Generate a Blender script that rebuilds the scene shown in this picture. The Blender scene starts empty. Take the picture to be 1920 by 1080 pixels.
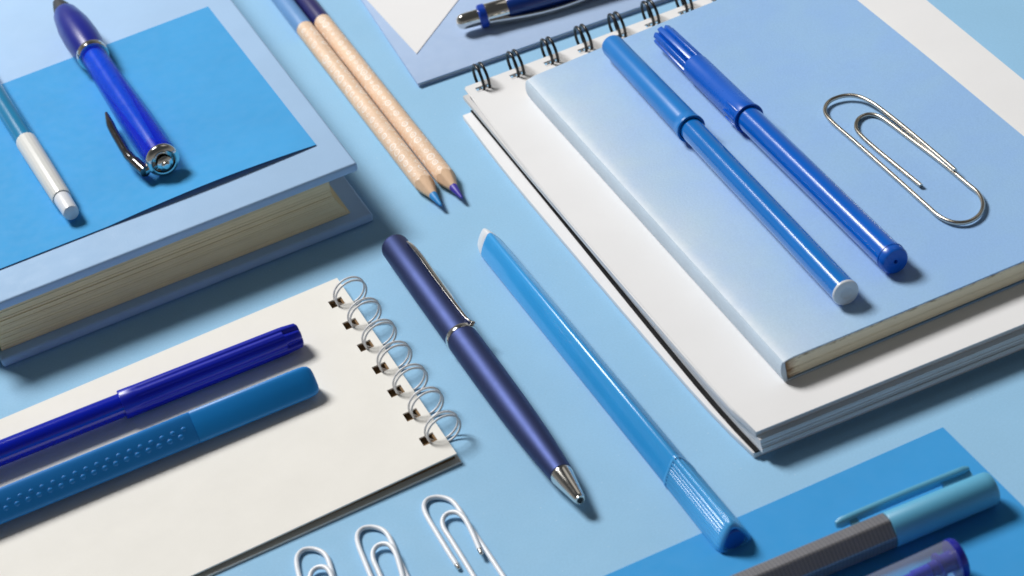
import bpy, bmesh, math, random
from mathutils import Vector, Matrix
from math import sin, cos, pi, radians, atan2, sqrt

random.seed(7)
S = bpy.context.scene
COL = S.collection
MM = 0.001

# ------------------------------------------------------------------ camera
F_PX = 5000.0                       # focal length in pixels of the 1920 wide photograph
PITCH, ROLL = radians(35.1), radians(-13.26)
CAM_H = 0.47
CAM = Vector((0.0, -CAM_H / math.tan(PITCH), CAM_H))
_F = Vector((0, cos(PITCH), -sin(PITCH)))
_U = Vector((0, sin(PITCH), cos(PITCH)))
_R = Vector((1, 0, 0))
R2 = _R * cos(ROLL) + _U * sin(ROLL)
U2 = -_R * sin(ROLL) + _U * cos(ROLL)
cd = bpy.data.cameras.new('camera')
cam = bpy.data.objects.new('camera', cd)
COL.objects.link(cam)
cam.matrix_world = Matrix(((R2.x, U2.x, -_F.x, CAM.x), (R2.y, U2.y, -_F.y, CAM.y),
                           (R2.z, U2.z, -_F.z, CAM.z), (0, 0, 0, 1)))
cd.sensor_width = 36.0
cd.lens = F_PX / 1920 * 36
cd.clip_start, cd.clip_end = 0.02, 60
cd.dof.use_dof = True
cd.dof.focus_distance = 0.815
cd.dof.aperture_fstop = 25
S.camera = cam

# ------------------------------------------------------------------ light
w = bpy.data.worlds.new('World')
S.world = w
w.use_nodes = True
nt = w.node_tree
bg = nt.nodes['Background']
tc = nt.nodes.new('ShaderNodeTexCoord')
sx = nt.nodes.new('ShaderNodeSeparateXYZ')
cr = nt.nodes.new('ShaderNodeValToRGB')
nt.links.new(tc.outputs['Generated'], sx.inputs[0])
nt.links.new(sx.outputs['Z'], cr.inputs[0])
cr.color_ramp.elements[0].position = 0.2
cr.color_ramp.elements[0].color = (0.48, 0.47, 0.45, 1)
cr.color_ramp.elements[1].position = 0.62
cr.color_ramp.elements[1].color = (0.10, 0.105, 0.11, 1)
nt.links.new(cr.outputs[0], bg.inputs[0])
bg.inputs[1].default_value = 0.5

def area_lamp(name, az, el, dist, sx_, sy_, power, color=(1, 1, 1)):
    l = bpy.data.lights.new(name, 'AREA')
    l.shape = 'RECTANGLE'
    l.size, l.size_y = sx_, sy_
    l.energy = power
    l.color = color
    o = bpy.data.objects.new(name, l)
    COL.objects.link(o)
    d = Vector((cos(el) * cos(az), cos(el) * sin(az), sin(el)))
    o.location = d * dist
    o.rotation_euler = d.to_track_quat('Z', 'Y').to_euler()
    return o
area_lamp('softbox_lamp', radians(127), radians(47.5), 3.3, 0.95, 0.95, 136, (1, 0.985, 0.965))
area_lamp('ceiling_softbox_lamp', radians(50), radians(52), 5.0, 2.2, 2.2, 7, (1, 0.95, 0.87))

S.view_settings.view_transform = 'Standard'
S.view_settings.look = 'None'
S.view_settings.exposure = 0
S.view_settings.gamma = 1
S.render.engine = 'CYCLES'
S.cycles.use_denoising = True
S.cycles.max_bounces = 10
S.cycles.transmission_bounces = 8
S.cycles.caustics_refractive = False
S.cycles.sample_clamp_direct = 4.5
S.cycles.sample_clamp_indirect = 3.0
S.cycles.filter_width = 1.7

# ------------------------------------------------------------------ helpers
def P(px, py, z=0.0):
    """the point of the plane at height z seen at a photograph pixel"""
    d = _F * F_PX + R2 * (px - 960) - U2 * (py - 540)
    t = (z - CAM.z) / d.z
    return CAM + d * t

def isect(a, b, c, d, z):
    A, B, C_, D = P(*a, z), P(*b, z), P(*c, z), P(*d, z)
    r, s = B - A, D - C_
    den = r.x * s.y - r.y * s.x
    t = ((C_.x - A.x) * s.y - (C_.y - A.y) * s.x) / den
    return A + r * t

def lin(c):
    f = lambda v: v / 12.92 if v <= 0.04045 else ((v + 0.055) / 1.055) ** 2.4
    return tuple(f(v / 255) for v in c)

class NG:
    def __init__(self, mat):
        self.t = mat.node_tree
        self.b = self.t.nodes['Principled BSDF']
        self.tc = self.t.nodes.new('ShaderNodeTexCoord')
        self.obj = self.tc.outputs['Object']
    def n(self, kind, **kw):
        x = self.t.nodes.new(kind)
        for k, v in kw.items(): setattr(x, k, v)
        return x
    def l(self, a, b): self.t.links.new(a, b)
    def math(self, op, a, b=None, c=None):
        x = self.n('ShaderNodeMath', operation=op)
        for i, v in enumerate((a, b, c)):
            if v is None: continue
            if isinstance(v, (int, float)): x.inputs[i].default_value = v
            else: self.l(v, x.inputs[i])
        return x.outputs[0]
    def ramp(self, src, stops, interp='LINEAR'):
        x = self.n('ShaderNodeValToRGB')
        x.color_ramp.interpolation = interp
        e = x.color_ramp.elements
        while len(e) < len(stops): e.new(0.5)
        for el, (p, c) in zip(e, stops):
            el.position = p
            el.color = (c, c, c, 1) if isinstance(c, (int, float)) else (*c, 1)
        self.l(src, x.inputs[0])
        return x.outputs[0]
    def mix(self, fac, a, b, mode='MIX'):
        x = self.n('ShaderNodeMix', data_type='RGBA', blend_type=mode)
        if isinstance(fac, (int, float)): x.inputs[0].default_value = fac
        else: self.l(fac, x.inputs[0])
        for i, v in ((6, a), (7, b)):
            if isinstance(v, tuple): x.inputs[i].default_value = (*v[:3], 1)
            else: self.l(v, x.inputs[i])
        return x.outputs[2]
    def noise(self, scale, detail=3, rough=0.55, vec=None, stretch=None):
        x = self.n('ShaderNodeTexNoise')
        x.inputs['Scale'].default_value = scale
        x.inputs['Detail'].default_value = detail
        x.inputs['Roughness'].default_value = rough
        v = vec or self.obj
        if stretch:
            m = self.n('ShaderNodeMapping')
            m.inputs['Scale'].default_value = stretch
            self.l(v, m.inputs[0]); v = m.outputs[0]
        self.l(v, x.inputs['Vector'])
        return x.outputs['Fac']
    def bump(self, h, strength=0.2, dist=0.0002):
        x = self.n('ShaderNodeBump')
        x.inputs['Strength'].default_value = strength
        x.inputs['Distance'].default_value = dist
        self.l(h, x.inputs['Height'])
        self.l(x.outputs[0], self.b.inputs['Normal'])
    def xyz(self):
        s = self.n('ShaderNodeSeparateXYZ')
        self.l(self.obj, s.inputs[0])
        return s.outputs

def mat(name, rgb, rough=0.5, metal=0.0, spec=0.5, var=0.06, vscale=60, grain=None, gscale=2500,
        coat=0.0, trans=0.0, sss=0.0, rvar=0.08, stretch=None, srgb=True, ior=1.5):
    m = bpy.data.materials.new(name)
    m.use_nodes = True
    g = NG(m)
    c = lin(rgb) if srgb else rgb
    b = g.b
    b.inputs['Roughness'].default_value = rough
    b.inputs['Metallic'].default_value = metal
    b.inputs['Specular IOR Level'].default_value = spec
    b.inputs['IOR'].default_value = ior
    b.inputs['Coat Weight'].default_value = coat
    b.inputs['Coat Roughness'].default_value = 0.08
    b.inputs['Transmission Weight'].default_value = trans
    if sss:
        b.inputs['Subsurface Weight'].default_value = sss
        b.inputs['Subsurface Radius'].default_value = (1, 1, 1)
        b.inputs['Subsurface Scale'].default_value = 0.0015
    nz = g.noise(vscale, 4, stretch=stretch)
    lo = tuple(v * (1 - var) for v in c); hi = tuple(min(1, v * (1 + var)) for v in c)
    g.base = g.ramp(nz, [(0.3, lo), (0.7, hi)])
    g.l(g.base, b.inputs['Base Color'])
    if rvar:
        r = g.ramp(g.noise(vscale * 5, 3), [(0.3, max(0, rough - rvar)), (0.7, min(1, rough + rvar))])
        g.l(r, b.inputs['Roughness'])
    if grain:
        g.bump(g.noise(gscale, 2), grain, 0.0002)
    m['g'] = 0
    G[name] = g
    return m
G = {}

def new_obj(name, me, parent=None, m=None):
    o = bpy.data.objects.new(name, me)
    COL.objects.link(o)
    if parent is not None: o.parent = parent
    if m is not None: me.materials.append(m)
    return o

def finish(name, bm, m, parent=None, angle=32, smooth=True):
    bmesh.ops.recalc_face_normals(bm, faces=bm.faces)
    for f in bm.faces: f.smooth = smooth
    lim = radians(angle)
    for e in bm.edges:
        if len(e.link_faces) == 2 and e.calc_face_angle(0) > lim: e.smooth = False
    me = bpy.data.meshes.new(name)
    bm.to_mesh(me); bm.free()
    return new_obj(name, me, parent, m)

def tag(o, label, cat, group=None):
    o['label'] = label
    o['category'] = cat
    if group: o['group'] = group
    return o

def struct(o):
    o['kind'] = 'structure'
    return o

def root(name, label, cat, origin, ux=Vector((1, 0, 0)), group=None):
    """Empty at a thing's base whose local x runs along ux"""
    o = bpy.data.objects.new(name, None)
    o.empty_display_size = 0.01
    COL.objects.link(o)
    x = ux.normalized()
    z = Vector((0, 0, 1)); y = z.cross(x).normalized(); z = x.cross(y)
    M = Matrix(((x.x, y.x, z.x, origin.x), (x.y, y.y, z.y, origin.y), (x.z, y.z, z.z, origin.z), (0, 0, 0, 1)))
    o.matrix_world = M
    INV[o.name] = M.inverted()
    tag(o, label, cat, group)
    return o
INV = {}

def L(r, p): return INV[r.name] @ p

# ---- slabs: sheets, boards and blocks as a grid with thickness, real holes and a bowed or lifted shape
def slab(name, fn, us, vs, th, m, parent=None, holes=(), bevel=0.0, smooth=False):
    """fn(u, v) -> top point in the parent's space; th = thickness downwards (number or function)"""
    bm = bmesh.new()
    V = {}
    for i, u in enumerate(us):
        for j, v in enumerate(vs): V[i, j] = bm.verts.new(fn(u, v))
    top = []
    for i in range(len(us) - 1):
        for j in range(len(vs) - 1):
            um, vm = (us[i] + us[i + 1]) / 2, (vs[j] + vs[j + 1]) / 2
            if any(h[0] < um < h[1] and h[2] < vm < h[3] for h in holes): continue
            top.append(bm.faces.new((V[i, j], V[i + 1, j], V[i + 1, j + 1], V[i, j + 1])))
    bmesh.ops.delete(bm, geom=[v for v in bm.verts if not v.link_faces], context='VERTS')
    ex = bmesh.ops.extrude_face_region(bm, geom=top)
    for v in [g for g in ex['geom'] if isinstance(g, bmesh.types.BMVert)]:
        v.co.z -= th
    bmesh.ops.recalc_face_normals(bm, faces=bm.faces)
    # normals: outward
    if bm.calc_volume(signed=True) < 0: bmesh.ops.reverse_faces(bm, faces=bm.faces)
    if bevel:
        es = [e for e in bm.edges if len(e.link_faces) == 2 and e.calc_face_angle(0) > 1.0]
        bmesh.ops.bevel(bm, geom=es, offset=bevel, segments=2, affect='EDGES', profile=0.6)
    return finish(name, bm, m, parent, 40, True)

def lins(a, b, n): return [a + (b - a) * i / n for i in range(n + 1)]

def bil(A, B, C_, D, u, v):
    """A far-left, B far-right, C near-right, D near-left; u left to right, v far to near"""
    return (A * (1 - u) + B * u) * (1 - v) + (D * (1 - u) + C_ * u) * v

# ---- pens: lofts along local x
ROUND = lambda a: 1.0
def flute(n, d): return lambda a: 1 - d * (0.5 + 0.5 * cos(n * a)) ** 3
def rtri(k, phase=0.0):
    """rounded triangle, a corner at angle phase"""
    def f(a):
        t = (a - phase + pi / 3) % (2 * pi / 3) - pi / 3
        flat = 0.5 / cos(pi / 3 - abs(t))
        return min(1.0, flat * 2 * k) if k < 1 else 1
    return f
def rpoly(n, phase=0.0, rnd=0.06):
    """polygon with slightly rounded corners, circumradius 1"""
    def f(a):
        t = (a - phase) % (2 * pi / n) - pi / n
        return min(1 - rnd, cos(pi / n) / cos(t))
    return f
def supertri(p=3.2, phase=pi / 2):
    """smooth rounded triangle of inradius 0.62, corner up"""
    def f(a):
        s = sum(max(0.0, 0.18 + 0.82 * cos(a - phase - pi - k * 2 * pi / 3)) ** p for k in range(3)) ** (1 / p)
        return 0.72 / s
    return f

def loft(bm, st, n=40, sec=ROUND, z=0.0, y=0.0, cap0=True, cap1=True, twist=0):
    rings = []
    for s in st:
        x, r = s[0], s[1]
        fn = s[2] if len(s) > 2 else sec
        if r <= 1e-7:
            rings.append([bm.verts.new((x, y, z))])
            continue
        ring = []
        for i in range(n):
            a = 2 * pi * i / n
            k = r * fn(a)
            ring.append(bm.verts.new((x, y + k * cos(a), z + k * sin(a))))
        rings.append(ring)
    for a, b in zip(rings, rings[1:]):
        if len(a) == 1 and len(b) == 1: continue
        for i in range(n):
            j = (i + 1) % n
            if len(a) == 1: bm.faces.new((a[0], b[i], b[j]))
            elif len(b) == 1: bm.faces.new((a[i], a[j], b[0]))
            else: bm.faces.new((a[i], a[j], b[j], b[i]))
    if cap0 and len(rings[0]) > 1: bm.faces.new(rings[0])
    if cap1 and len(rings[-1]) > 1: bm.faces.new(rings[-1])

class Pen:
    """a long thing lying down: local x from pixel a to pixel b, axis ha / hb mm above the surface"""
    def __init__(self, name, label, cat, surf, a, ha, b, hb, group=None):
        A = P(*a, surf + ha * MM); B = P(*b, surf + hb * MM)
        self.zp = surf + (ha + hb) / 2 * MM
        ux = (B - A)
        self.h = ha * MM
        base = A - Vector((0, 0, self.h))
        self.r = root(name, label, cat, base, ux, group)
        self.A, self.u = A, ux.normalized()
        self.len = ux.length
        self.surf = surf
    def s(self, px, py):
        """mm along the axis of a pixel on the axis"""
        p = P(px, py, self.A.z)
        for _ in range(3):
            t = (p - self.A).dot(self.u)
            p = P(px, py, self.A.z + self.u.z * t)
        return (p - self.A).dot(self.u) / MM
    def part(self, name, st, m, n=40, sec=ROUND, cap0=True, cap1=True, dy=0, dz=0, parent=None, angle=32):
        bm = bmesh.new()
        loft(bm, [(s[0] * MM, s[1] * MM) + tuple(s[2:]) for s in st], n, sec, self.h + dz * MM, dy * MM, cap0, cap1)
        return finish(name, bm, m, parent or self.r, angle)
    def bm_part(self, name, bm, m, parent=None, angle=32):
        return finish(name, bm, m, parent or self.r, angle)

def tube(bm, pts, r, n=10, closed=False, ends=True):
    """round wire through points"""
    N = len(pts)
    rings = []
    up = None
    for i, p in enumerate(pts):
        a = pts[i - 1] if (i > 0 or closed) else p
        b = pts[(i + 1) % N] if (i < N - 1 or closed) else p
        t = (b - a).normalized()
        if up is None:
            up = Vector((0, 0, 1)) if abs(t.z) < 0.9 else Vector((1, 0, 0))
        up = (up - t * up.dot(t)).normalized()
        q = t.cross(up)
        rr = r[i] if isinstance(r, (list, tuple)) else r
        rings.append([bm.verts.new(p + (up * cos(2 * pi * k / n) + q * sin(2 * pi * k / n)) * rr) for k in range(n)])
    m_ = N if closed else N - 1
    for i in range(m_):
        a, b = rings[i], rings[(i + 1) % N]
        for k in range(n):
            bm.faces.new((a[k], a[(k + 1) % n], b[(k + 1) % n], b[k]))
    if not closed and ends:
        bm.faces.new(rings[0]); bm.faces.new(rings[-1])

def smooth_path(pts, n=8):
    out = []
    for i in range(len(pts) - 1):
        p0 = pts[max(0, i - 1)]; p1 = pts[i]; p2 = pts[i + 1]; p3 = pts[min(len(pts) - 1, i + 2)]
        for k in range(n):
            t = k / n
            out.append(0.5 * ((2 * p1) + (p2 - p0) * t + (2 * p0 - 5 * p1 + 4 * p2 - p3) * t * t + (3 * p1 - p0 - 3 * p2 + p3) * t ** 3))
    out.append(pts[-1].copy())
    return out

def bevel_box(bm, x0, x1, y0, y1, z0, z1, bev, seg=2):
    t = bmesh.new()
    vs = [t.verts.new((x, y, z)) for x in (x0, x1) for y in (y0, y1) for z in (z0, z1)]
    for q in ((0, 1, 3, 2), (4, 6, 7, 5), (0, 4, 5, 1), (2, 3, 7, 6), (0, 2, 6, 4), (1, 5, 7, 3)):
        t.faces.new([vs[i] for i in q])
    bmesh.ops.recalc_face_normals(t, faces=t.faces)
    bmesh.ops.bevel(t, geom=list(t.edges), offset=bev, segments=seg, affect='EDGES', profile=0.5)
    me = bpy.data.meshes.new('tmp'); t.to_mesh(me); t.free()
    bm.from_mesh(me); bpy.data.meshes.remove(me)

# ------------------------------------------------------------------ materials
M = {}
M['table'] = mat('table_paper', (146, 192, 225), 0.75, spec=0.25, var=0.025, vscale=25, grain=0.12, gscale=2200)
g = G['table_paper']
fl = g.ramp(g.noise(900, 1), [(0.765, 0.0), (0.79, 0.5)])
gr = g.ramp(g.noise(1500, 2), [(0.3, 0.965), (0.7, 1.03)])
g.l(g.mix(fl, g.mix(1.0, g.base, gr, 'MULTIPLY'), lin((200, 222, 240))), g.b.inputs['Base Color'])
M['cloth'] = mat('book_cloth', (165, 198, 233), 0.7, spec=0.3, var=0.03, vscale=40, grain=0.35, gscale=1600)
M['note'] = mat('note_paper', (66, 160, 221), 0.75, spec=0.25, var=0.03, vscale=50, grain=0.15)
M['note2'] = mat('blue_sheet_paper', (56, 152, 216), 0.75, spec=0.25, var=0.03, vscale=40, grain=0.15)
M['white'] = mat('white_paper', (229, 229, 230), 0.8, spec=0.2, var=0.015, vscale=40, grain=0.12)
M['cream'] = mat('cream_paper', (233, 231, 225), 0.8, spec=0.2, var=0.02, vscale=60, grain=0.2, gscale=1800)
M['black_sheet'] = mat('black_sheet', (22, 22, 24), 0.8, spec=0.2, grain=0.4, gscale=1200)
M['kraft'] = mat('kraft_board', (128, 102, 72), 0.85, spec=0.2, var=0.15, vscale=400, grain=0.4)
M['lavender'] = mat('lavender_cover', (168, 192, 226), 0.7, spec=0.3, var=0.03, vscale=60, grain=0.3, gscale=1600)
M['chrome'] = mat('chrome', (225, 222, 216), 0.10, metal=1, var=0.02, rvar=0.03)
M['dark_chrome'] = mat('dark_chrome', (120, 119, 120), 0.12, metal=1, var=0.02, rvar=0.02)
M['steel'] = mat('steel_wire', (208, 201, 188), 0.2, metal=1, var=0.05, rvar=0.015)
M['black_wire'] = mat('black_wire', (18, 19, 22), 0.3, var=0.1, rvar=0.015)
M['white_wire'] = mat('white_wire', (228, 229, 231), 0.35, var=0.03, rvar=0.015)
M['white_clip'] = mat('white_vinyl', (226, 231, 238), 0.35, var=0.02, sss=0.1, rvar=0.015)
M['felt_light'] = mat('mid_blue_plastic', (14, 116, 202), 0.15, var=0.04, rvar=0.015, coat=0.6)
M['felt_light_cap'] = mat('mid_blue_cap_plastic', (26, 124, 204), 0.30, var=0.04, rvar=0.015)
M['felt_dark'] = mat('royal_blue_plastic', (0, 98, 202), 0.17, var=0.04, rvar=0.015, coat=0.6)
M['felt_dark_cap'] = mat('royal_blue_cap_plastic', (0, 90, 196), 0.28, var=0.04, rvar=0.015)
M['ultra'] = mat('ultramarine_plastic', (0, 28, 176), 0.16, var=0.05, rvar=0.015, coat=0.5)
M['ultra_cap'] = mat('ultramarine_cap_plastic', (0, 26, 172), 0.33, var=0.05, rvar=0.015)
M['cobalt'] = mat('cobalt_plastic', (4, 126, 208), 0.5, var=0.04, rvar=0.015)
M['cobalt_cap'] = mat('cobalt_cap_plastic', (10, 134, 216), 0.40, var=0.04, rvar=0.015)
M['plug_white'] = mat('white_plastic', (222, 226, 232), 0.35, var=0.03, sss=0.15, rvar=0.015, coat=0.2)
M['teal'] = mat('teal_plastic', (18, 128, 176), 0.25, var=0.06, rvar=0.015, coat=0.4)
M['off_white'] = mat('off_white_plastic', (216, 217, 214), 0.35, var=0.03, sss=0.15, rvar=0.015)
M['tri'] = mat('sky_blue_plastic', (52, 160, 230), 0.25, var=0.03, sss=0.1, rvar=0.015, coat=0.4)
M['tri_cap'] = mat('sky_blue_cap_plastic', (74, 168, 232), 0.2, var=0.04, sss=0.1, rvar=0.015, coat=0.3)
M['tri_plug'] = mat('deep_blue_plastic', (12, 92, 180), 0.35, rvar=0.015)
M['navy'] = mat('navy_lacquer', (58, 69, 112), 0.54, metal=0.88, var=0.04, rvar=0.015)
M['fine_cap'] = mat('powder_blue_plastic', (92, 170, 206), 0.42, var=0.03, rvar=0.015)
M['blue_ring'] = mat('blue_ring_plastic', (14, 66, 176), 0.3, rvar=0.015)
M['click_barrel'] = mat('click_barrel_lacquer', (12, 52, 128), 0.2, var=0.05, coat=0.4, rvar=0.015)
M['rubber'] = mat('black_rubber', (30, 31, 34), 0.55, var=0.1, grain=0.2)
M['grip'] = mat('indigo_grip', (12, 28, 138), 0.30, var=0.08, rvar=0.015)
M['clear_blue'] = mat('translucent_blue_plastic', (0, 44, 228), 0.06, trans=0.0, var=0.03, rvar=0.015, ior=1.45)
M['barrel_glow'] = mat('barrel_glow_blue', (20, 175, 252), 0.3, var=0.05)  # light blue standing in for light glowing through the translucent barrel
M['refill'] = mat('refill_tube', (2, 36, 240), 0.3, var=0.05)
M['clear'] = mat('clear_plastic', (236, 238, 248), 0.06, var=0.0, rvar=0.015, ior=1.45)
G['clear_plastic'].b.inputs['Alpha'].default_value = 0.15
M['violet'] = mat('violet_plastic', (34, 40, 156), 0.22, var=0.05, rvar=0.015)
M['ink'] = mat('ink_blue', (24, 44, 190), 0.3, var=0.1)
M['pencil_blue'] = mat('pencil_paint_light', (104, 152, 206), 0.4, var=0.04, rvar=0.015)
M['pencil_navy'] = mat('pencil_paint_navy', (36, 34, 98), 0.35, var=0.06, rvar=0.015)
M['lead_blue'] = mat('lead_sky', (36, 140, 210), 0.55, var=0.1, vscale=800)
M['lead_violet'] = mat('lead_violet', (66, 52, 170), 0.5, var=0.1, vscale=800)
M['olive'] = mat('olive_spine_cloth', (150, 150, 60), 0.7, grain=0.3)
M['wood_cut'] = mat('sharpened_wood', (222, 188, 156), 0.7, spec=0.25, var=0.14, vscale=500, grain=0.4, gscale=1500, stretch=(0.15, 1, 1))

G['translucent_blue_plastic'].b.inputs['Alpha'].default_value = 0.35
G['refill_tube'].b.inputs['Alpha'].default_value = 0.45
# sheets seen from the side: fine layers
def paged(name, rgb, scale, dark, rough=0.8, extra=None):
    m = mat(name, rgb, rough, spec=0.2, var=0.03, vscale=80)
    g = G[name]
    nz = g.noise(1, 1.5, 0.5, stretch=(11, 11, scale))
    k = g.ramp(nz, [(0.32, dark), (0.55, 1.0)])
    c = g.mix(1.0, g.base, k, 'MULTIPLY')
    if extra: c = extra(g, c)
    g.l(c, g.b.inputs['Base Color'])
    g.bump(nz, 0.5, 0.0003)
    return m
M['pages_old'] = paged('old_page_edges', (244, 228, 188), 6500, 0.88)
M['pages_white'] = paged('white_page_edges', (228, 228, 229), 3200, 0.74)
def worn(g, c):
    x = g.xyz()
    n1 = g.noise(700, 4, stretch=(0.5, 0.5, 2))
    edge = g.ramp(g.math('ADD', g.math('MULTIPLY', x[2], 1 / 0.0072), g.math('MULTIPLY', g.math('SUBTRACT', n1, 0.5), 0.7)), [(0.86, 0.0), (1.0, 0.75)])
    sp = g.ramp(g.math('ADD', g.math('MULTIPLY', x[0], 1 / 0.006), g.math('MULTIPLY', g.math('SUBTRACT', n1, 0.5), 1.2)), [(0.15, 0.85), (0.75, 0.0)])
    c = g.mix(edge, c, lin((120, 92, 62)))
    return g.mix(sp, c, lin((134, 92, 52)))
M['pages_worn'] = paged('worn_page_edges', (250, 240, 214), 3500, 0.96, extra=worn)

# faded water-colour cover of the thin book (pale along the spine)
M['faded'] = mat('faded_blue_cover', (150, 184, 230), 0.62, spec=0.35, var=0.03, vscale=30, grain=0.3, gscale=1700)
M['spine_pale'] = mat('pale_spine', (196, 214, 230), 0.6, spec=0.35, var=0.05, vscale=90, grain=0.3, gscale=1500)

# lace-printed pencil wood
def lace(name, seed):
    m = mat(name, (231, 198, 167), 0.55, spec=0.3, var=0.1, vscale=300, grain=0.15, stretch=(0.15, 1, 1))
    g = G[name]
    s = g.xyz()
    ang = g.math('ARCTAN2', g.math('SUBTRACT', s[2], 0.0034), s[1])
    wob = g.math('SUBTRACT', g.noise(420, 2), 0.5)
    rowf = g.math('ADD', g.math('MULTIPLY', ang, 4 / (2 * pi)), g.math('MULTIPLY_ADD', wob, 0.18, seed))
    rowi = g.math('FLOOR', rowf)
    rv = g.math('MULTIPLY', g.math('SUBTRACT', g.math('SUBTRACT', rowf, rowi), 0.5), 5.1)
    xf = g.math('ADD', g.math('MULTIPLY', s[0], 1 / 0.0041), g.math('MULTIPLY_ADD', rowi, 0.37, g.math('MULTIPLY', wob, 0.3)))
    xi = g.math('FLOOR', xf)
    xv = g.math('MULTIPLY', g.math('SUBTRACT', g.math('SUBTRACT', xf, xi), 0.5), 4.1)
    cb = g.n('ShaderNodeCombineXYZ')
    g.l(xi, cb.inputs[0]); g.l(rowi, cb.inputs[1])
    wn = g.n('ShaderNodeTexWhiteNoise', noise_dimensions='3D')
    g.l(cb.outputs[0], wn.inputs['Vector'])
    size = g.math('MULTIPLY_ADD', wn.outputs['Value'], 0.75, 0.45)
    ea = g.math('DIVIDE', xv, g.math('MULTIPLY', size, 1.75))
    eb = g.math('DIVIDE', rv, g.math('MULTIPLY', size, 1.7))
    dd = g.math('SQRT', g.math('ADD', g.math('MULTIPLY', ea, ea), g.math('MULTIPLY', eb, eb)))
    dd = g.math('ADD', dd, g.math('MULTIPLY', g.math('SUBTRACT', g.noise(2200, 2), 0.5), 0.45))
    ring = g.ramp(g.math('MULTIPLY', dd, 0.5), [(0.0, 0.85), (0.09, 0.7), (0.15, 0.1), (0.30, 0.12), (0.35, 1.0), (0.46, 1.0), (0.51, 0.0), (1.0, 0.0)])
    fine = g.ramp(g.noise(1500, 2), [(0.5, 0.0), (0.62, 0.45)])
    wear = g.ramp(g.noise(500, 3), [(0.3, 0.45), (0.6, 0.95)])
    fac = g.math('MULTIPLY', g.math('MAXIMUM', ring, fine), wear)
    g.l(g.mix(fac, g.base, lin((246, 240, 234))), g.b.inputs['Base Color'])
    return m
M['lace_a'] = lace('lace_print_wood', 0.0)
M['lace_b'] = lace('lace_print_wood_pale', 3.7)
# flecks of a worn print on the teal barrel
g = G['teal_plastic']
v = g.noise(900, 2); band = g.ramp(g.noise(90, 2), [(0.52, 0.0), (0.6, 1.0)])
g.l(g.mix(g.math('MULTIPLY', g.ramp(v, [(0.60, 0.0), (0.66, 0.7)]), band), g.base, lin((140, 200, 225))), g.b.inputs['Base Color'])
# gridded grey barrel
M['grid'] = mat('grey_gridded_plastic', (124, 124, 130), 0.32, metal=0.35, var=0.06, vscale=200, rvar=0.015)
g = G['grey_gridded_plastic']
s = g.xyz()
ang = g.math('ARCTAN2', g.math('SUBTRACT', s[2], 0.0047), s[1])
l1 = g.math('PINGPONG', g.math('MULTIPLY', s[0], 1 / 0.0011), 0.5)
l2 = g.math('PINGPONG', g.math('MULTIPLY', ang, 28 / pi), 0.5)
line = g.ramp(g.math('MINIMUM', l1, l2), [(0.06, 1.0), (0.14, 0.0)])
g.l(g.mix(g.math('MULTIPLY', line, 0.3), g.base, lin((205, 203, 204))), g.b.inputs['Base Color'])

# ------------------------------------------------------------------ the table
bm = bmesh.new()
for q in ((-4, -4), (4, -4), (4, 4), (-4, 4)): bm.verts.new((q[0], q[1], 0))
bm.faces.new(bm.verts)
struct(finish('tabletop', bm, M['table']))

# ------------------------------------------------------------------ thick hardcover book, upper left
BZ = 0.0225
c0 = P(669, 305, BZ); cl = P(0, 567, BZ)
ux = (c0 - cl); ux.z = 0
org = Vector((c0.x, c0.y, 0))
book = root('hardcover_book', 'thick hardcover book in pale blue cloth with yellowed pages', 'book', org, ux)
Wb = -L(book, P(3, 681, 0)).x
Db = 0.215
def board(name, z0, z1, m, x0, x1, y0, y1, bev=0.0009, warp=0.0):
    bm = bmesh.new()
    bevel_box(bm, x0, x1, y0, y1, z0, z1, bev, 3)
    if warp:
        bmesh.ops.subdivide_edges(bm, edges=[e for e in bm.edges if abs((e.verts[0].co - e.verts[1].co).x) > 0.02], cuts=14, use_grid_fill=True)
        for v in bm.verts:
            t = -(v.co.x) / Wb
            v.co.z += warp * sin(pi * min(1, max(0, t)))
    return finish(name, bm, m, book, 50)
board('front_cover', BZ - 0.0032, BZ, M['cloth'], -Wb - 0.004, 0, 0, Db)
board('back_cover', 0.0, 0.0032, M['cloth'], -Wb, 0.0004, -0.0012, Db)
board('spine', 0.0036, BZ - 0.0036, M['olive'], -Wb - 0.003, -Wb + 0.001, 0.003, Db)
# page block: gathered leaves of uneven depth with a hollow fore edge
def right_x(t): return -0.0058 - 0.0034 * t - 0.0022 * sin(pi * t)
bm = bmesh.new()
z = 0.0033
rng = random.Random(3)
while z < BZ - 0.0034:
    h = min(rng.choice((0.00025, 0.0004, 0.0006, 0.0009)), BZ - 0.0033 - z)
    t = (z - 0.0033) / (BZ - 0.0066)
    y0 = 0.0034 + rng.uniform(0, 0.0002) + (0.0003 if rng.random() < 0.06 else 0)
    x1 = right_x(t) + rng.uniform(-0.00015, 0.00015)
    tilt = rng.uniform(-0.00025, 0.00025)
    g_ = h * 0.97
    vs_ = [bm.verts.new(p) for p in ((-Wb + 0.0015, y0 + tilt, z), (x1, y0, z), (x1, Db - 0.004, z), (-Wb + 0.0015, Db - 0.004, z),
                                     (-Wb + 0.0015, y0 + tilt, z + g_), (x1, y0, z + g_), (x1, Db - 0.004, z + g_), (-Wb + 0.0015, Db - 0.004, z + g_))]
    for q in ((0, 3, 2, 1), (4, 5, 6, 7), (0, 1, 5, 4), (1, 2, 6, 5), (2, 3, 7, 6), (3, 0, 4, 7)):
        bm.faces.new([vs_[k] for k in q])
    z += h
finish('page_block', bm, M['pages_old'], book, 30)

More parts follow.
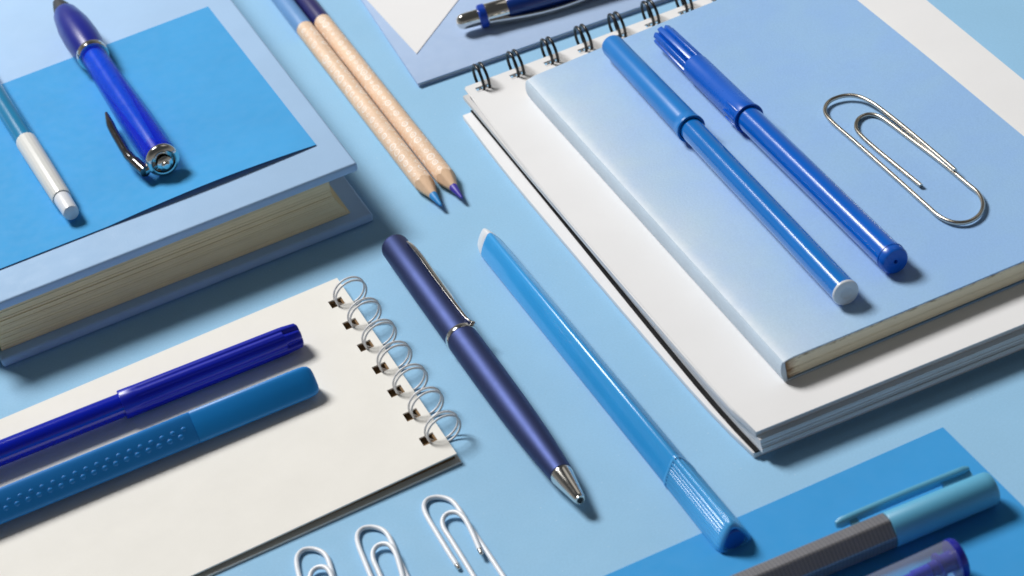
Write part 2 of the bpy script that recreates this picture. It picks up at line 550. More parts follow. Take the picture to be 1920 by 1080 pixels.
# blue note on the book
NZ = BZ + 0.00025
nA = P(390, 12, NZ); nC = P(593, 272, NZ); nL = P(0, 505, NZ)
nx = (nC - nL).normalized(); wN = 0.16
D_ = nC - nx * wN; A_ = nA - nx * wN
cen = Vector((D_.x, D_.y, BZ))
note = None
def fnote(u, v):
    p = bil(A_, nA, nC, D_, u, v)
    lift = 0.0016 * max(0, v - 0.75) ** 2 * 16 * max(0, sin(pi * min(1, max(0, (u - 0.55) / 0.45)))) * 0.8
    lift += 0.0002 * max(0, v - 0.8) * 5
    return Vector((p.x - cen.x, p.y - cen.y, 0.00025 + lift))
note = slab('paper_note', fnote, lins(0, 1, 40), lins(0, 1, 30), 0.00012, M['note'])
note.location = cen
tag(note, 'large plain bright blue paper note lying on the pale blue hardcover book', 'note')

# ------------------------------------------------------------------ blue ballpoint with rubber tip, on the note
TOPB = NZ + 0.0001
pen = Pen('ballpoint_pen', 'glossy translucent blue ballpoint with black tip and chrome clip, on blue note', 'pen', TOPB, (107, 3), 6.0, (313, 312), 5.6)
s_tip, s_g0, s_ring, s_end = 0, pen.s(121, 26), pen.s(177, 103), pen.s(303, 297)
pen.part('stylus_tip', [(-0.5, 0), (-0.2, 0.9), (1.2, 1.9), (s_g0 * 0.5, 2.9), (s_g0, 3.9)], M['rubber'])
g0, g1 = s_g0, s_ring - 1.2
pen.part('grip', [(g0, 4.0), (g0 + 2, 4.7), (g0 + (g1 - g0) * .35, 6.0), (g0 + (g1 - g0) * .62, 6.3), (g0 + (g1 - g0) * .85, 6.0), (g1, 5.4)], M['grip'])
pen.part('ring', [(g1, 5.3), (g1 + .1, 5.6), (g1 + 1.1, 5.6), (g1 + 1.3, 5.25), (g1 + 1.5, 5.6), (s_ring + 1.1, 5.5), (s_ring + 1.3, 5.2)], M['chrome'])
b0, b1 = s_ring + 1.3, s_end
bl = b1 - b0
pen.part('barrel', [(b0, 4.7), (b0 + bl * .15, 4.75), (b0 + bl * .4, 5.2), (b0 + bl * .65, 5.7), (b0 + bl * .85, 5.75), (b1 - 1.5, 5.5), (b1 - 1.4, 5.35), (b1 - .9, 5.35), (b1 - .8, 5.45), (b1, 5.2)], M['clear_blue'])
pen.part('refill', [(b0 + .4, 4.0), (b0 + bl * .3, 4.2), (b0 + bl * .7, 4.7), (b1 - 3, 4.7), (b1 - 1, 4.2)], M['refill'])
pen.part('barrel_glow_cone', [(b0 + .6, 3.8), (b0 + bl * .18, 3.7), (b0 + bl * .85, 1.6)], M['barrel_glow'])  # added cone; its taper imitates the barrel's glow, brightest near the ring
e = pen.part('end_cap', [(b1, 5.0), (b1 + .2, 5.5), (b1 + 1.2, 5.65), (b1 + 1.9, 5.4), (b1 + 2.5, 4.9), (b1 + 2.8, 4.3), (b1 + 2.7, 3.9), (b1 + 2.3, 3.7), (b1 + 0.5, 3.6)], M['chrome'], cap1=True)
pen.part('push_button', [(b1 + 0.6, 2.7), (b1 + 3.0, 2.75), (b1 + 4.0, 2.6), (b1 + 4.5, 2.1), (b1 + 4.7, 1.5), (b1 + 5.5, 1.35), (b1 + 5.9, 0.9), (b1 + 6.0, 0)], M['chrome'])
# clip: bowed chrome strip at the lower left side
bm = bmesh.new()
cp = []
for px, py, h in ((199, 212, 5.5), (209, 238, 5.5), (222, 262, 5.3), (240, 291, 5.0), (258, 308, 4.6), (273, 322, 4.2)):
    cp.append(L(pen.r, P(px, py, TOPB + h * MM)))
cp = smooth_path(cp, 6)
nn = len(cp)
tube(bm, cp, [MM * (0.5 + 1.1 * min(1, i / 5) * (1 if i > nn * 0.55 else 0.85) + (0.25 if i > nn * .7 else 0)) for i in range(nn)], 12)
for v_ in bm.verts: pass
pen.bm_part('clip', bm, M['dark_chrome'])
bm = bmesh.new()
q = cp[-2]
tube(bm, [q, Vector((b1 * MM + 0.0005, q.y * 0.5, q.z)), Vector((b1 * MM + 0.001, 0, pen.h))], 0.0012, 10)
pen.bm_part('clip_arm', bm, M['chrome'])

# ------------------------------------------------------------------ teal felt pen with a white end
pen = Pen('felt_tip_pen', 'teal felt pen with white tapered end at left frame edge', 'felt pen', TOPB, (134, 400), 3.6, (-60, 92), 3.6)
s1, s2 = pen.s(119, 372), pen.s(49, 266)
pen.part('end_plug', [(0, 0), (0, 2.0), (.3, 2.5), (1, 2.65), (s1 - .3, 2.8), (s1 + .2, 2.75)], M['plug_white'])
pen.part('white_sleeve', [(s1, 2.7), (s1 + .2, 3.15), (s1 + 1.2, 3.3), (s2 - .6, 3.6), (s2 - .1, 3.55), (s2, 3.3)], M['off_white'], sec=flute(18, 0.02), n=72)
pen.part('barrel', [(s2, 3.2), (s2 + 1, 3.3), (s2 + 80, 3.4)], M['teal'])

# ------------------------------------------------------------------ coloured pencils
def pencil(a, b, pcone, plead, ppaint, m_lace, m_lead, m_paint, label):
    pen = Pen('colored_pencil', label, 'pencil', 0.0, a, 2.6, b, 3.4, 'pair of coloured pencils')
    r = 3.25
    sl, sc, sp = pen.s(*plead), pen.s(*pcone), pen.s(*ppaint)
    pen.part('lead', [(0, 0), (0.05, .35), (.4, .5), (sl, 1.42), (sl + .4, 1.45)], m_lead, 32)
    # cut wood with a scalloped border
    bm = bmesh.new()
    n = 48
    prev = None
    def ring(x, rr, amp, k=6, ph=0):
        return [bm.verts.new(((x + amp * (abs(sin(k * pi * i / n + ph)) - .5)) * MM, rr * MM * cos(2 * pi * i / n), pen.h + rr * MM * sin(2 * pi * i / n))) for i in range(n)]
    rs = [ring(sl, 1.43, 0.25, 5), ring((sl + sc) / 2, (1.43 + r) / 2, .5), ring(sc, r * .985, 1.4)]
    for p_, q_ in zip(rs, rs[1:]):
        for i in range(n):
            bm.faces.new((p_[i], p_[(i + 1) % n], q_[(i + 1) % n], q_[i]))
    bm.faces.new(rs[0]); bm.faces.new(rs[-1])
    finish('sharpened_cone', bm, M['wood_cut'], pen.r, 40)
    bm = bmesh.new()
    rs = [ring(sc, r * .985, 1.4)]
    for k in range(1, 10):
        x = sc + 1 + (sp - sc - 1) * k / 9
        rs.append(ring(x, r, 0))
    for p_, q_ in zip(rs, rs[1:]):
        for i in range(n):
            bm.faces.new((p_[i], p_[(i + 1) % n], q_[(i + 1) % n], q_[i]))
    bm.faces.new(rs[0]); bm.faces.new(rs[-1])
    finish('shaft', bm, m_lace, pen.r, 40)
    pen.part('painted_end', [(sp, r + .02), (sp + 45, r + .02), (sp + 46, r - .4)], m_paint)
    return pen
pencil((827, 385), (480, -65), (799, 344), (813, 366), (572, 55), M['lace_a'], M['lead_blue'], M['pencil_blue'],
       'lace-printed wooden pencil with sky blue lead and light blue painted end')
pencil((866, 371), (520, -66), (837, 333), (851, 351), (605, 42), M['lace_b'], M['lead_violet'], M['pencil_navy'],
       'lace-printed wooden pencil with violet lead and dark navy painted end')

# ------------------------------------------------------------------ lavender folder with white sheet and click pen
FZ = 0.0018
fc = P(783, 157, FZ)
fl = P(652, 0, FZ) - fc; fb_ = P(1236, 0, FZ) - fc
ux = fb_.normalized(); uy = (fl - ux * fl.dot(ux)).normalized()
fold = root('thin_notebook', 'flat lavender blue notebook with plain cover under the silver click pen', 'notebook', Vector((fc.x, fc.y, 0)), ux)
bm = bmesh.new()
bevel_box(bm, 0, 0.21, 0, 0.16, FZ - 0.0005, FZ, 0.00022, 2)
finish('front_cover', bm, M['lavender'], fold, 50)
bm = bmesh.new()
bevel_box(bm, 0.0006, 0.209, 0.0006, 0.159, 0.0005, FZ - 0.0005, 0.0001, 1)
finish('page_block', bm, M['pages_white'], fold, 50)
bm = bmesh.new()
bevel_box(bm, 0.0002, 0.21, 0.0002, 0.16, 0, 0.0005, 0.0001, 1)
finish('back_cover', bm, M['lavender'], fold, 50)
WZ = FZ + 0.0002
q0 = P(781, 101, WZ); qa = P(688, 0, WZ); qb = P(862, -4, WZ)
qa = q0 + (qa - q0).normalized() * 0.11; qb = q0 + (qb - q0).normalized() * 0.11
def ftri(u, v):
    p = bil(qa, qa + (qb - q0), qb, q0, u, v)
    return Vector((p.x - q0.x, p.y - q0.y, 0.00025))
wh = slab('paper_sheet', ftri, lins(0, 1, 6), lins(0, 1, 6), 0.0002, M['white'])
wh.location = (q0.x, q0.y, FZ)
tag(wh, 'pointed corner of a white paper sheet on the lavender notebook', 'paper')

pen = Pen('click_pen', 'silver and dark blue click pen lying on the lavender notebook', 'pen', FZ, (856, 44), 4.6, (1130, -35), 4.6)
s1, s2, s3 = pen.s(898, 32), pen.s(912, 28), pen.s(952, 17)
pen.part('push_button', [(0, 0), (.15, 1.0), (.6, 1.9), (1.5, 2.6), (2.6, 2.85), (s1, 2.95)], M['chrome'])
pen.part('ring', [(s1 - .2, 3.0), (s1, 3.9), (s1 + .4, 4.3), (s2 - .4, 4.3), (s2, 3.9)], M['blue_ring'])
pen.part('collar', [(s2 - .1, 3.9), (s2 + .3, 4.0), (s3 - .2, 4.1), (s3, 4.0)], M['chrome'])
pen.part('barrel', [(s3, 4.25), (s3 + .2, 4.35), (s3 + 20, 4.6), (s3 + 70, 4.6)], M['click_barrel'])
bm = bmesh.new()
cpts = []
n = 22
secs = []
for i in range(n + 1):
    t = i / n
    x = (s2 + .2 + t * 46) * MM
    off = (4.0 + 2.2 * sin(pi * min(1, t * 1.0)) ** 1.2) * MM
    wd = (1.9 - .5 * t) * MM
    th = 0.7 * MM
    a0 = radians(-115 + 180)  # towards the viewer's lower side
    dirn = Vector((0, cos(radians(-152 + 0)), sin(radians(-152))))
    dirn = Vector((0, -0.86, -0.42)).normalized()
    sd = Vector((0, -dirn.z, dirn.y))
    c_ = Vector((x, 0, pen.h)) + dirn * off
    c_.z = max(c_.z, 0.9 * MM)
    secs.append([bm.verts.new(c_ + sd * (wd * cos(k)) + dirn * (th * sin(k))) for k in [2 * pi * j / 14 for j in range(14)]])
for a_, b_ in zip(secs, secs[1:]):
    for k in range(14): bm.faces.new((a_[k], a_[(k + 1) % 14], b_[(k + 1) % 14], b_[k]))
bm.faces.new(secs[0]); bm.faces.new(secs[-1])
pen.bm_part('clip', bm, M['chrome'])

# ------------------------------------------------------------------ white ring-bound sketchbook
KZ = 0.0096
ed = [(737, 0)]
def ring_wire(name, parent, c, ax, r, wire, m, a0=0, a1=2 * pi, n=36, rz=None):
    rz = rz or r
    """one loop of wire in the vertical plane that holds ax; c centre in parent space"""
    bm = bmesh.new()
    pts = [c + ax * (r * cos(a0 + (a1 - a0) * i / n)) + Vector((0, 0, rz * sin(a0 + (a1 - a0) * i / n))) for i in range(n)]
    tube(bm, pts, wire, 10, closed=True)
    return finish(name, bm, m, parent, 60)

def bow4(pts):
    """point at t along a polyline of world points"""
    ds = [0]
    for a, b in zip(pts, pts[1:]): ds.append(ds[-1] + (b - a).length)
    def f(t):
        t = max(0, min(1, t)) * ds[-1]
        for i in range(len(pts) - 1):
            if t <= ds[i + 1] or i == len(pts) - 2:
                k = (t - ds[i]) / (ds[i + 1] - ds[i])
                return pts[i] * (1 - k) + pts[i + 1] * k
    return f
def left_edge(pix, z):
    return bow4(smooth_path([P(x_, y_, z) for x_, y_ in pix], 8))

tl, bl_ = (872, 163), (1418, 810)
A_ = P(872, 163, KZ)
Bc = isect((872, 163), (1303, 2), (1737, 0), (1920, 150), KZ)
Cc = isect((1418, 810), (1920, 607), (1737, 0), (1920, 150), KZ)
Dc = P(1418, 810, KZ)
sk = root('ring_sketchbook', 'white blank sketchbook bound with black wire rings, under the thin blue book', 'sketchbook', Vector((Dc.x, Dc.y, 0)), Cc - Dc)
le_top = left_edge([(872, 163), (1023, 360), (1330, 717), (1418, 810)], KZ)
hole_px0, hole_px6 = (908, 164), (1288, 22)
H0 = P(*hole_px0, KZ); H6 = P(*hole_px6, KZ)
hs = (H6 - H0) / 6
ex = (Bc - A_).normalized()
Wt = (Bc - A_).length
perp_far = Vector((-ex.y, ex.x, 0))            # away from the viewer, square to the bound edge
if perp_far.y < 0: perp_far = -perp_far
nh = int(Wt / hs.length)
def sheet_fn(A, B, C_, Dfun, z, parent):
    def f(u, v):
        l = Dfun(v); r = B * (1 - v) + C_ * v
        p = l * (1 - u) + r * u
        return L(parent, Vector((p.x, p.y, z)))
    return f
depth = (Dc - A_).length
he = (H0 - A_).dot(-perp_far)                  # hole centre to bound edge
hw, hd = 0.0054, 0.0034
us = [0.0]; holes = []
off0 = (H0 - A_).dot(ex)
for k in range(nh + 1):
    a = (off0 + k * hs.length - hw / 2) / Wt; b = (off0 + k * hs.length + hw / 2) / Wt
    if b >= 0.995: break
    us += [a, b]; holes.append((a, b, (he - hd / 2) / depth, (he + hd / 2) / depth))
us.append(1.0)
vs = [0, (he - hd / 2) / depth, (he + hd / 2) / depth] + lins(0.06, 1, 16)
slab('top_page', sheet_fn(A_, Bc, Cc, le_top, KZ, sk), us, vs, 0.0002, M['white'], sk, holes)
us2 = [0.0]; holes2 = []
for a, b, c_, d_ in holes:
    us2 += [a - 0.001 / Wt, b + 0.001 / Wt]; holes2.append((a - 0.001 / Wt, b + 0.001 / Wt, c_ - 0.0006 / depth, d_ + 0.0030 / depth))
us2.append(1.0)
vs2 = [0, holes2[0][2], holes2[0][3]] + lins(0.07, 1, 16)
# second packet of sheets, a little to the left at the bound side and set back at the front
def packet(name, pix, z1, z0, back, m, bev=0.0, hol=True, dxr=0.0, zp=None):
    zp = z1 if zp is None else zp
    le0 = left_edge(pix, zp)
    bk = (A_ - Dc).normalized() * back
    le = lambda t: le0(t) + bk * t
    Dp = le(1.0)
    sh = Dp - Dc
    A2 = P(*pix[0], zp)
    B2 = Bc + (A2 - A_) ; C2 = Cc + Vector((sh.x, sh.y, 0)) + ex * dxr
    C2.z = z1
    f = sheet_fn(A2, B2, C2, le, z1, sk)
    return slab(name, f, us2 if hol else lins(0, 1, 4), vs2 if hol else lins(0, 1, 18), z1 - z0, m, sk, holes2 if hol else (), bev)
packet('upper_sheets', [(871, 166), (1021, 362), (1327, 719), (1419, 811)], KZ - 0.00035, KZ - 0.0008, 0.0005, M['pages_white'])
packet('middle_sheets', [(868, 180), (1020, 363), (1326, 721), (1419, 814)], KZ - 0.0009, KZ - 0.0024, 0.0010, M['pages_white'])
def merge(name, objs, m):
    bm = bmesh.new()
    for o in objs: bm.from_mesh(o.data)
    for o in objs:
        me = o.data; bpy.data.objects.remove(o); bpy.data.meshes.remove(me)
    return finish(name, bm, m, sk, 40)
rng = random.Random(5)
zs = KZ - 0.0025; lay = []
while zs > 0.0027:
    h = rng.choice((0.00025, 0.0004, 0.0006, 0.0008))
    z0_ = max(0.0026, zs - h * 0.9)
    ox = rng.uniform(-0.3, 1.6)
    lay.append(packet('page_block', [(885 + ox, 203), (1014 + ox * .8, 359), (1312 + ox * .6, 720), (1428 + ox * .3, 848)], zs, z0_, -0.0006 + rng.uniform(-0.0002, 0.0004), M['pages_white'], zp=0.0026))
    zs -= h
merge('page_block', lay, M['pages_white'])
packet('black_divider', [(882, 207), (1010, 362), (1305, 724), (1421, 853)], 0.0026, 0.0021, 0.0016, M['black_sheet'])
packet('back_cover', [(867, 216), (980, 361), (1287, 721), (1413, 851)], 0.0020, 0.0, 0.0003, M['white'], 0.0003, hol=False)
for k in range(len(holes)):
    for dd in (0.1, 0.85):
        h = H0 + ex * (hs.length * k + (dd - 0.35) * 0.5 * hw + 0.0003)
        c_ = Vector((h.x, h.y, KZ + 0.0022)) + perp_far * 0.0036 - perp_far * 0.0004
        ring_wire('binding_ring', sk, L(sk, c_), (INV[sk.name].to_3x3() @ perp_far), 0.0047, 0.00052, M['black_wire'])

# ------------------------------------------------------------------ thin pale book on the sketchbook
TZ = KZ + 0.0074
bA = P(987, 148, TZ); bD = P(1467, 677, TZ)
bC = isect((1467, 677), (1920, 488), (1608, 0), (1920, 255), TZ)
bB = isect((987, 148), (1347, 0), (1608, 0), (1920, 255), TZ)
ux = bC - bD
tb = root('thin_book', 'thin softcover book with faded pale blue cover and worn pages, on the white sketchbook', 'book', Vector((bD.x, bD.y, KZ)), ux)
lA, lB, lC, lD = [L(tb, p) for p in (bA, bB, bC, bD)]
th = 0.0074
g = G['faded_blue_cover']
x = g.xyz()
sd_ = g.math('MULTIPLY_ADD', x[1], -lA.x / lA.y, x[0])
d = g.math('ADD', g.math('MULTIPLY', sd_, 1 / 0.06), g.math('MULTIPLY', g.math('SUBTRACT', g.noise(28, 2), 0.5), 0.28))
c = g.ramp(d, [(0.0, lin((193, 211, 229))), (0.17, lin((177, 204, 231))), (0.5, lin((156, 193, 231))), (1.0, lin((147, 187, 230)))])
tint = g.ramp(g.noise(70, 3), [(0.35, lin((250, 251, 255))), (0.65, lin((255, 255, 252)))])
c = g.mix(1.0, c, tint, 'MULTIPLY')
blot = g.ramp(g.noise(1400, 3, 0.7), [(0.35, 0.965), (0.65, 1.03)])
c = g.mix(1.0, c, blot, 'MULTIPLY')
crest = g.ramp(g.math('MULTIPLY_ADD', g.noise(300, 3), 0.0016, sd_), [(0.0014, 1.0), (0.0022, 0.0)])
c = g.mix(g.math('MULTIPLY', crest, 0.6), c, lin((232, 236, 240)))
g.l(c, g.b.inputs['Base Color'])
def fcov(z):
    def f(u, v):
        p = bil(lA, lB, lC, lD, u, v)
        rnd = 0.0009 * max(0, 1 - u / 0.012) ** 2
        sag = -0.0004 * max(0, 1 - u / 0.03)
        return Vector((p.x, p.y, z - rnd * 0.4 + (sag if z > 0.005 else 0) + 0.0002 * sin(9 * v + 4 * u) * min(1, u * 20) * (1 if z > .005 else 0)))
    return f
uu = [0, 0.003, 0.006, 0.01, 0.016, 0.03] + lins(0.06, 1, 14)
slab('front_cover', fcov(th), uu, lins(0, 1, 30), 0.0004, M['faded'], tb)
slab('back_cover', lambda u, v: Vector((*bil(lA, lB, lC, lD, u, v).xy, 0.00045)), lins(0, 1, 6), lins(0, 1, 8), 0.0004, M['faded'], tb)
# spine: slightly rounded strip
bm = bmesh.new()
sec = []
for k in range(13):
    t = k / 12
    z = 0.00005 + (th - 0.0006) * t
    bulge = 0.0009 * (sin(pi * t) ** 0.6)
    sec.append((-bulge - 0.0001, z))
dirL = (lA - lD)
nL_ = Vector((dirL.y, -dirL.x, 0)).normalized()
if nL_.x < 0: nL_ = -nL_
cols = []
for j in range(31):
    base = lD + dirL * (j / 30)
    cols.append([bm.verts.new(Vector((base.x, base.y, 0)) + nL_ * (s_[0]) + Vector((0, 0, s_[1]))) for s_ in sec] +
                [bm.verts.new(Vector((base.x, base.y, 0)) + nL_ * (0.0006) + Vector((0, 0, z_))) for z_ in (th - 0.00062, 0.0006)])
m_ = len(cols[0])
for a_, b_ in zip(cols, cols[1:]):
    for k in range(m_): bm.faces.new((a_[k], a_[(k + 1) % m_], b_[(k + 1) % m_], b_[k]))
bm.faces.new(cols[0]); bm.faces.new(cols[-1])
finish('spine', bm, M['spine_pale'], tb, 50)
rng = random.Random(11)
zt = th - 0.0005; lay = []
while zt > 0.0010:
    h = rng.choice((0.0003, 0.0005, 0.0008))
    fo = rng.uniform(0, 0.0002)
    def fpg(u, v, fo=fo, zt=zt):
        p = bil(lA + Vector((0.0009, -0.0006, 0)), lB + Vector((-0.0006, -0.0006, 0)), lC + Vector((-0.0006, 0.0002 + fo, 0)), lD + Vector((0.0009, 0.0002 + fo, 0)), u, v)
        return Vector((p.x, p.y, zt - 0.0004 * max(0, 1 - u / 0.03) * (zt / th)))
    lay.append(slab('page_block', fpg, [0, 0.006, 0.012, 0.02, 0.03, 0.5, 1], lins(0, 1, 4), min(h * 0.98, zt - 0.0007), M['pages_worn'], tb))
    zt -= h
bm = bmesh.new()
for o in lay: bm.from_mesh(o.data)
for o in lay:
    me = o.data; bpy.data.objects.remove(o); bpy.data.meshes.remove(me)
finish('page_block', bm, M['pages_worn'], tb, 40)

# ------------------------------------------------------------------ felt pens on the thin book
pen = Pen('felt_tip_pen', 'mid blue felt pen with smooth cap and white end plug, on the thin book', 'felt pen', TZ, (1147, 84), 4.6, (1586, 549), 4.1)
sm = pen.s(1297, 242); Lp = pen.len / MM
pen.part('cap', [(-.9, 0), (-.85, 2.2), (-.5, 3.1), (.2, 3.6), (1.5, 3.85), (sm - 4.2, 4.35), (sm - 4.1, 4.42), (sm - 1.2, 4.55), (sm - .9, 4.75), (sm - .1, 4.75), (sm, 4.6), (sm - .1, 4.0), (sm - 2, 3.9)], M['felt_light_cap'])
pen.part('barrel', [(sm - 1.8, 3.75), (sm + 10, 3.78), (Lp - 1, 3.85), (Lp - .6, 3.85)], M['felt_light'])
pen.part('end_plug', [(Lp - .6, 3.8), (Lp - .5, 4.0), (Lp - .1, 4.02), (Lp + .25, 3.85), (Lp + .4, 3.5), (Lp + .4, 1.9), (Lp + .15, 1.5), (Lp + .05, .6), (Lp + .1, 0)], M['plug_white'])

pen = Pen('felt_tip_pen', 'royal blue felt pen with slotted cap end, on the thin book', 'felt pen', TZ, (1246, 68), 4.6, (1680, 491), 4.3)
sm = pen.s(1407, 222); sf = pen.s(1304, 125); Lp = pen.len / MM
pen.part('cap', [(sf - 1.5, 3.1), (sf - .2, 3.3), (sf, 4.25), (sf + 1, 4.4), (sm - 6, 4.5), (sm - 5.8, 4.6), (sm - 1.4, 4.65), (sm - 1, 5.0), (sm - .1, 5.0), (sm, 4.8), (sm - .1, 4.2), (sm - 2, 4.0)], M['felt_dark_cap'])
bm = bmesh.new()
for k in range(8):
    a = 2 * pi * k / 8 + 0.3
    t = bmesh.new()
    bevel_box(t, -0.6 * MM, sf * MM + 0.0004, 1.3 * MM, 4.15 * MM, -0.95 * MM, 0.95 * MM, 0.0004, 3)
    for v_ in t.verts:
        if v_.co.x < 0.003: v_.co.y *= 0.93
    bmesh.ops.rotate(t, verts=t.verts, cent=(0, 0, 0), matrix=Matrix.Rotation(a, 3, 'X'))
    bmesh.ops.translate(t, verts=t.verts, vec=(0, 0, pen.h))
    me = bpy.data.meshes.new('tmp'); t.to_mesh(me); t.free(); bm.from_mesh(me); bpy.data.meshes.remove(me)
loft(bm, [(0.0005, 0.0016), (sf * MM - .001, 0.0016)], 16, ROUND, pen.h)
pen.bm_part('slotted_end', bm, M['felt_dark_cap'])
bm = bmesh.new()
for a in (2.3, 2.95, 3.6):
    t = bmesh.new()
    bevel_box(t, (sm - 9) * MM, (sm - .8) * MM, 4.4 * MM, 4.95 * MM, -.3 * MM, .3 * MM, .0002, 2)
    bmesh.ops.rotate(t, verts=t.verts, cent=(0, 0, 0), matrix=Matrix.Rotation(a, 3, 'X'))
    bmesh.ops.translate(t, verts=t.verts, vec=(0, 0, pen.h))
    me = bpy.data.meshes.new('tmp'); t.to_mesh(me); t.free(); bm.from_mesh(me); bpy.data.meshes.remove(me)
pen.bm_part('cap_rib', bm, M['felt_dark_cap'])
se = Lp - 3.4
pen.part('barrel', [(sm - 1.8, 4.1), (sm + 10, 4.1), (se, 4.15)], M['felt_dark'])
pen.part('end_plug', [(se, 4.1), (se + .1, 4.4), (se + .6, 4.4), (se + .8, 4.25), (Lp - .8, 4.2), (Lp - .1, 3.8), (Lp, 3.3), (Lp, .75), (Lp - .1, .6), (Lp - 1.2, .5)], M['felt_dark_cap'])

# ------------------------------------------------------------------ paper clips
def clip_path(pts, z, n=8): return smooth_path([P(px, py, z) for px, py in pts], n)
CZ = TZ + 0.0010
pin = [(1727, 348), (1690, 318), (1640, 277), (1612, 251), (1605, 237), (1610, 223), (1626, 215), (1645, 217), (1664, 228), (1700, 255), (1760, 300), (1812, 343), (1834, 362), (1843, 383), (1836, 403), (1815, 416), (1788, 417), (1762, 406), (1735, 383), (1680, 334), (1610, 272), (1565, 233), (1549, 215), (1548, 201), (1560, 190), (1585, 184), (1612, 187), (1637, 199), (1662, 217), (1700, 247), (1750, 289), (1792, 325)]
pts = clip_path(pin, CZ)
nn = len(pts)
# the inner leg runs over the outer one where the two wires lie side by side
for i, p in enumerate(pts):
    t = i / nn
    if t > 0.72: p.z += 0.0011 * min(1, (t - 0.72) / 0.1)
o0 = Vector((pts[0].x, pts[0].y, TZ))
bm = bmesh.new()
tube(bm, [p - o0 for p in pts], 0.00068, 14)
o = finish('paper_clip', bm, M['steel'], None, 60)
o.location = o0
tag(o, 'large bare silver metal paper clip lying on the thin pale blue book', 'paper clip')

# three white clips: one clip shape, copied
wp3 = [(860, 1065), (840, 1034), (815, 993), (799, 965), (795, 948), (803, 936), (822, 932), (843, 937), (858, 951), (880, 986), (910, 1030), (945, 1083), (967, 1116), (972, 1134), (962, 1147), (945, 1150), (925, 1138), (900, 1100), (870, 1051), (845, 1011), (832, 990), (831, 976), (841, 967), (858, 967), (873, 979), (887, 1005), (904, 1044)]
wr = root('paper_clip', 'white coated paper clip with both silver wire tips showing, rightmost of the three', 'paper clip', P(795, 948, 0), Vector((1, 0, 0)), 'white paper clips on the table')
pts = smooth_path([P(px, py, 0.0008) for px, py in wp3], 8)
nn = len(pts)
for i, p in enumerate(pts):
    t = i / nn
    if t > 0.76: p.z += 0.0012 * min(1, (t - 0.76) / 0.12)
lp = [L(wr, p) for p in pts]
bm = bmesh.new(); tube(bm, lp[2:-2], 0.00072, 12)
finish('coating', bm, M['white_clip'], wr, 60)
for a_, b_ in ((lp[3], lp[0]), (lp[-4], lp[-1])):
    bm = bmesh.new()
    d_ = (b_ - a_).normalized()
    tube(bm, [a_, b_, b_ + d_ * 0.0003, b_ + d_ * 0.0005], [0.0006, 0.0006, 0.0005, 0.0001], 10)
    finish('wire_tip', bm, M['chrome'], wr, 60)
def dup_tree(r):
    c = r.copy(); COL.objects.link(c)
    for ch in r.children:
        d = ch.copy(); COL.objects.link(d); d.parent = c
    return c
for pos, rot, lab in (((671, 1003), -4.5, 'white coated paper clip, middle one of the three by the cream notepad'),
                      ((559, 1043), -8, 'white coated paper clip with only its top in view, leftmost of the three')):
    c = dup_tree(wr)
    c.location = P(*pos, 0)
    c.rotation_euler = (0, 0, radians(rot))
    c['label'] = lab

# ------------------------------------------------------------------ cream spiral notepad
QZ = 0.0031
qA = P(632, 521, QZ); qB = P(856, 850, QZ)               # bound edge, far to near
q1 = P(0, 782, QZ); q2 = P(340, 1082, QZ)
far = (q1 - qA).normalized(); near = (q2 - qB).normalized()
Wq = 0.152
qD = qA + far * Wq; qE = qB + near * Wq
npad = root('spiral_notepad', 'cream blank notepad with white wire spiral, under two blue pens', 'notepad', Vector((qB.x, qB.y, 0)), qB - qE)
edge = (qB - qA); elen = edge.length; ed_ = edge.normalized()
out = Vector((-ed_.y, ed_.x, 0))
if out.x < 0: out = -out
h0 = P(630, 567, QZ); h6 = P(803, 822, QZ)
hstep = (h6 - h0) / 6
hin = -((h0 - qA).dot(out)); hin6 = -((h6 - qA).dot(out))
hin = (hin + hin6) / 2
hoff = (h0 - qA).dot(ed_)
hw2, hd2 = 0.0042, 0.0044
uq = [0]; hq = []
for k in range(7):
    a = (hoff + hstep.length * k - hw2 / 2) / elen; b = (hoff + hstep.length * k + hw2 / 2) / elen
    uq += [a, b]; hq.append((a, b, (hin - hd2 / 2) / Wq, (hin + hd2 / 2) / Wq))
uq.append(1.0)
vq = [0, (hin - hd2 / 2) / Wq, (hin + hd2 / 2) / Wq] + lins(0.09, 1, 14)
def fpad(z, sx=0.0, sy=0.0, droop=True):
    def f(u, v):
        p = bil(qA, qB, qE, qD, u, v)
        p = p + out * sx + ed_ * sy * u
        zz = z * (1 - (0.35 * v if droop else 0))
        zz -= 0.0004 * max(0, sin(pi * v)) * max(0, (u - 0.6) / 0.4) if z > 0.002 else 0
        return L(npad, Vector((p.x, p.y, zz)))
    return f
slab('top_cover', fpad(QZ), uq, vq, 0.00045, M['cream'], npad, hq)
slab('page_block', fpad(QZ - 0.0005, -0.0005, -0.0012), uq, vq, 0.0013, M['kraft'], npad, hq)
slab('back_cover', fpad(0.0007, 0.0005, 0.0012, False), lins(0, 1, 4), lins(0, 1, 4), 0.00065, M['cream'], npad)
slab('inner_board', fpad(0.0012, -0.0005, -0.001, False), lins(0, 1, 4), lins(0, 1, 4), 0.0004, M['kraft'], npad)
for k in range(7):
    for dd in (-0.17, 0.31):
        h = qA + ed_ * (hoff + hstep.length * k + dd * hw2) - out * (hin + 0.0003)
        c_ = Vector((h.x, h.y, QZ + 0.0017)) + out * 0.0052
        axv = (INV[npad.name].to_3x3() @ (out + ed_ * (-0.10 + random.uniform(-.03, .03))).normalized())
        ring_wire('binding_ring', npad, L(npad, c_), axv, 0.0053 + random.uniform(-.0001, .0001), 0.00034, M['white_wire'], rz=0.0046 + random.uniform(-.0001, .0001))

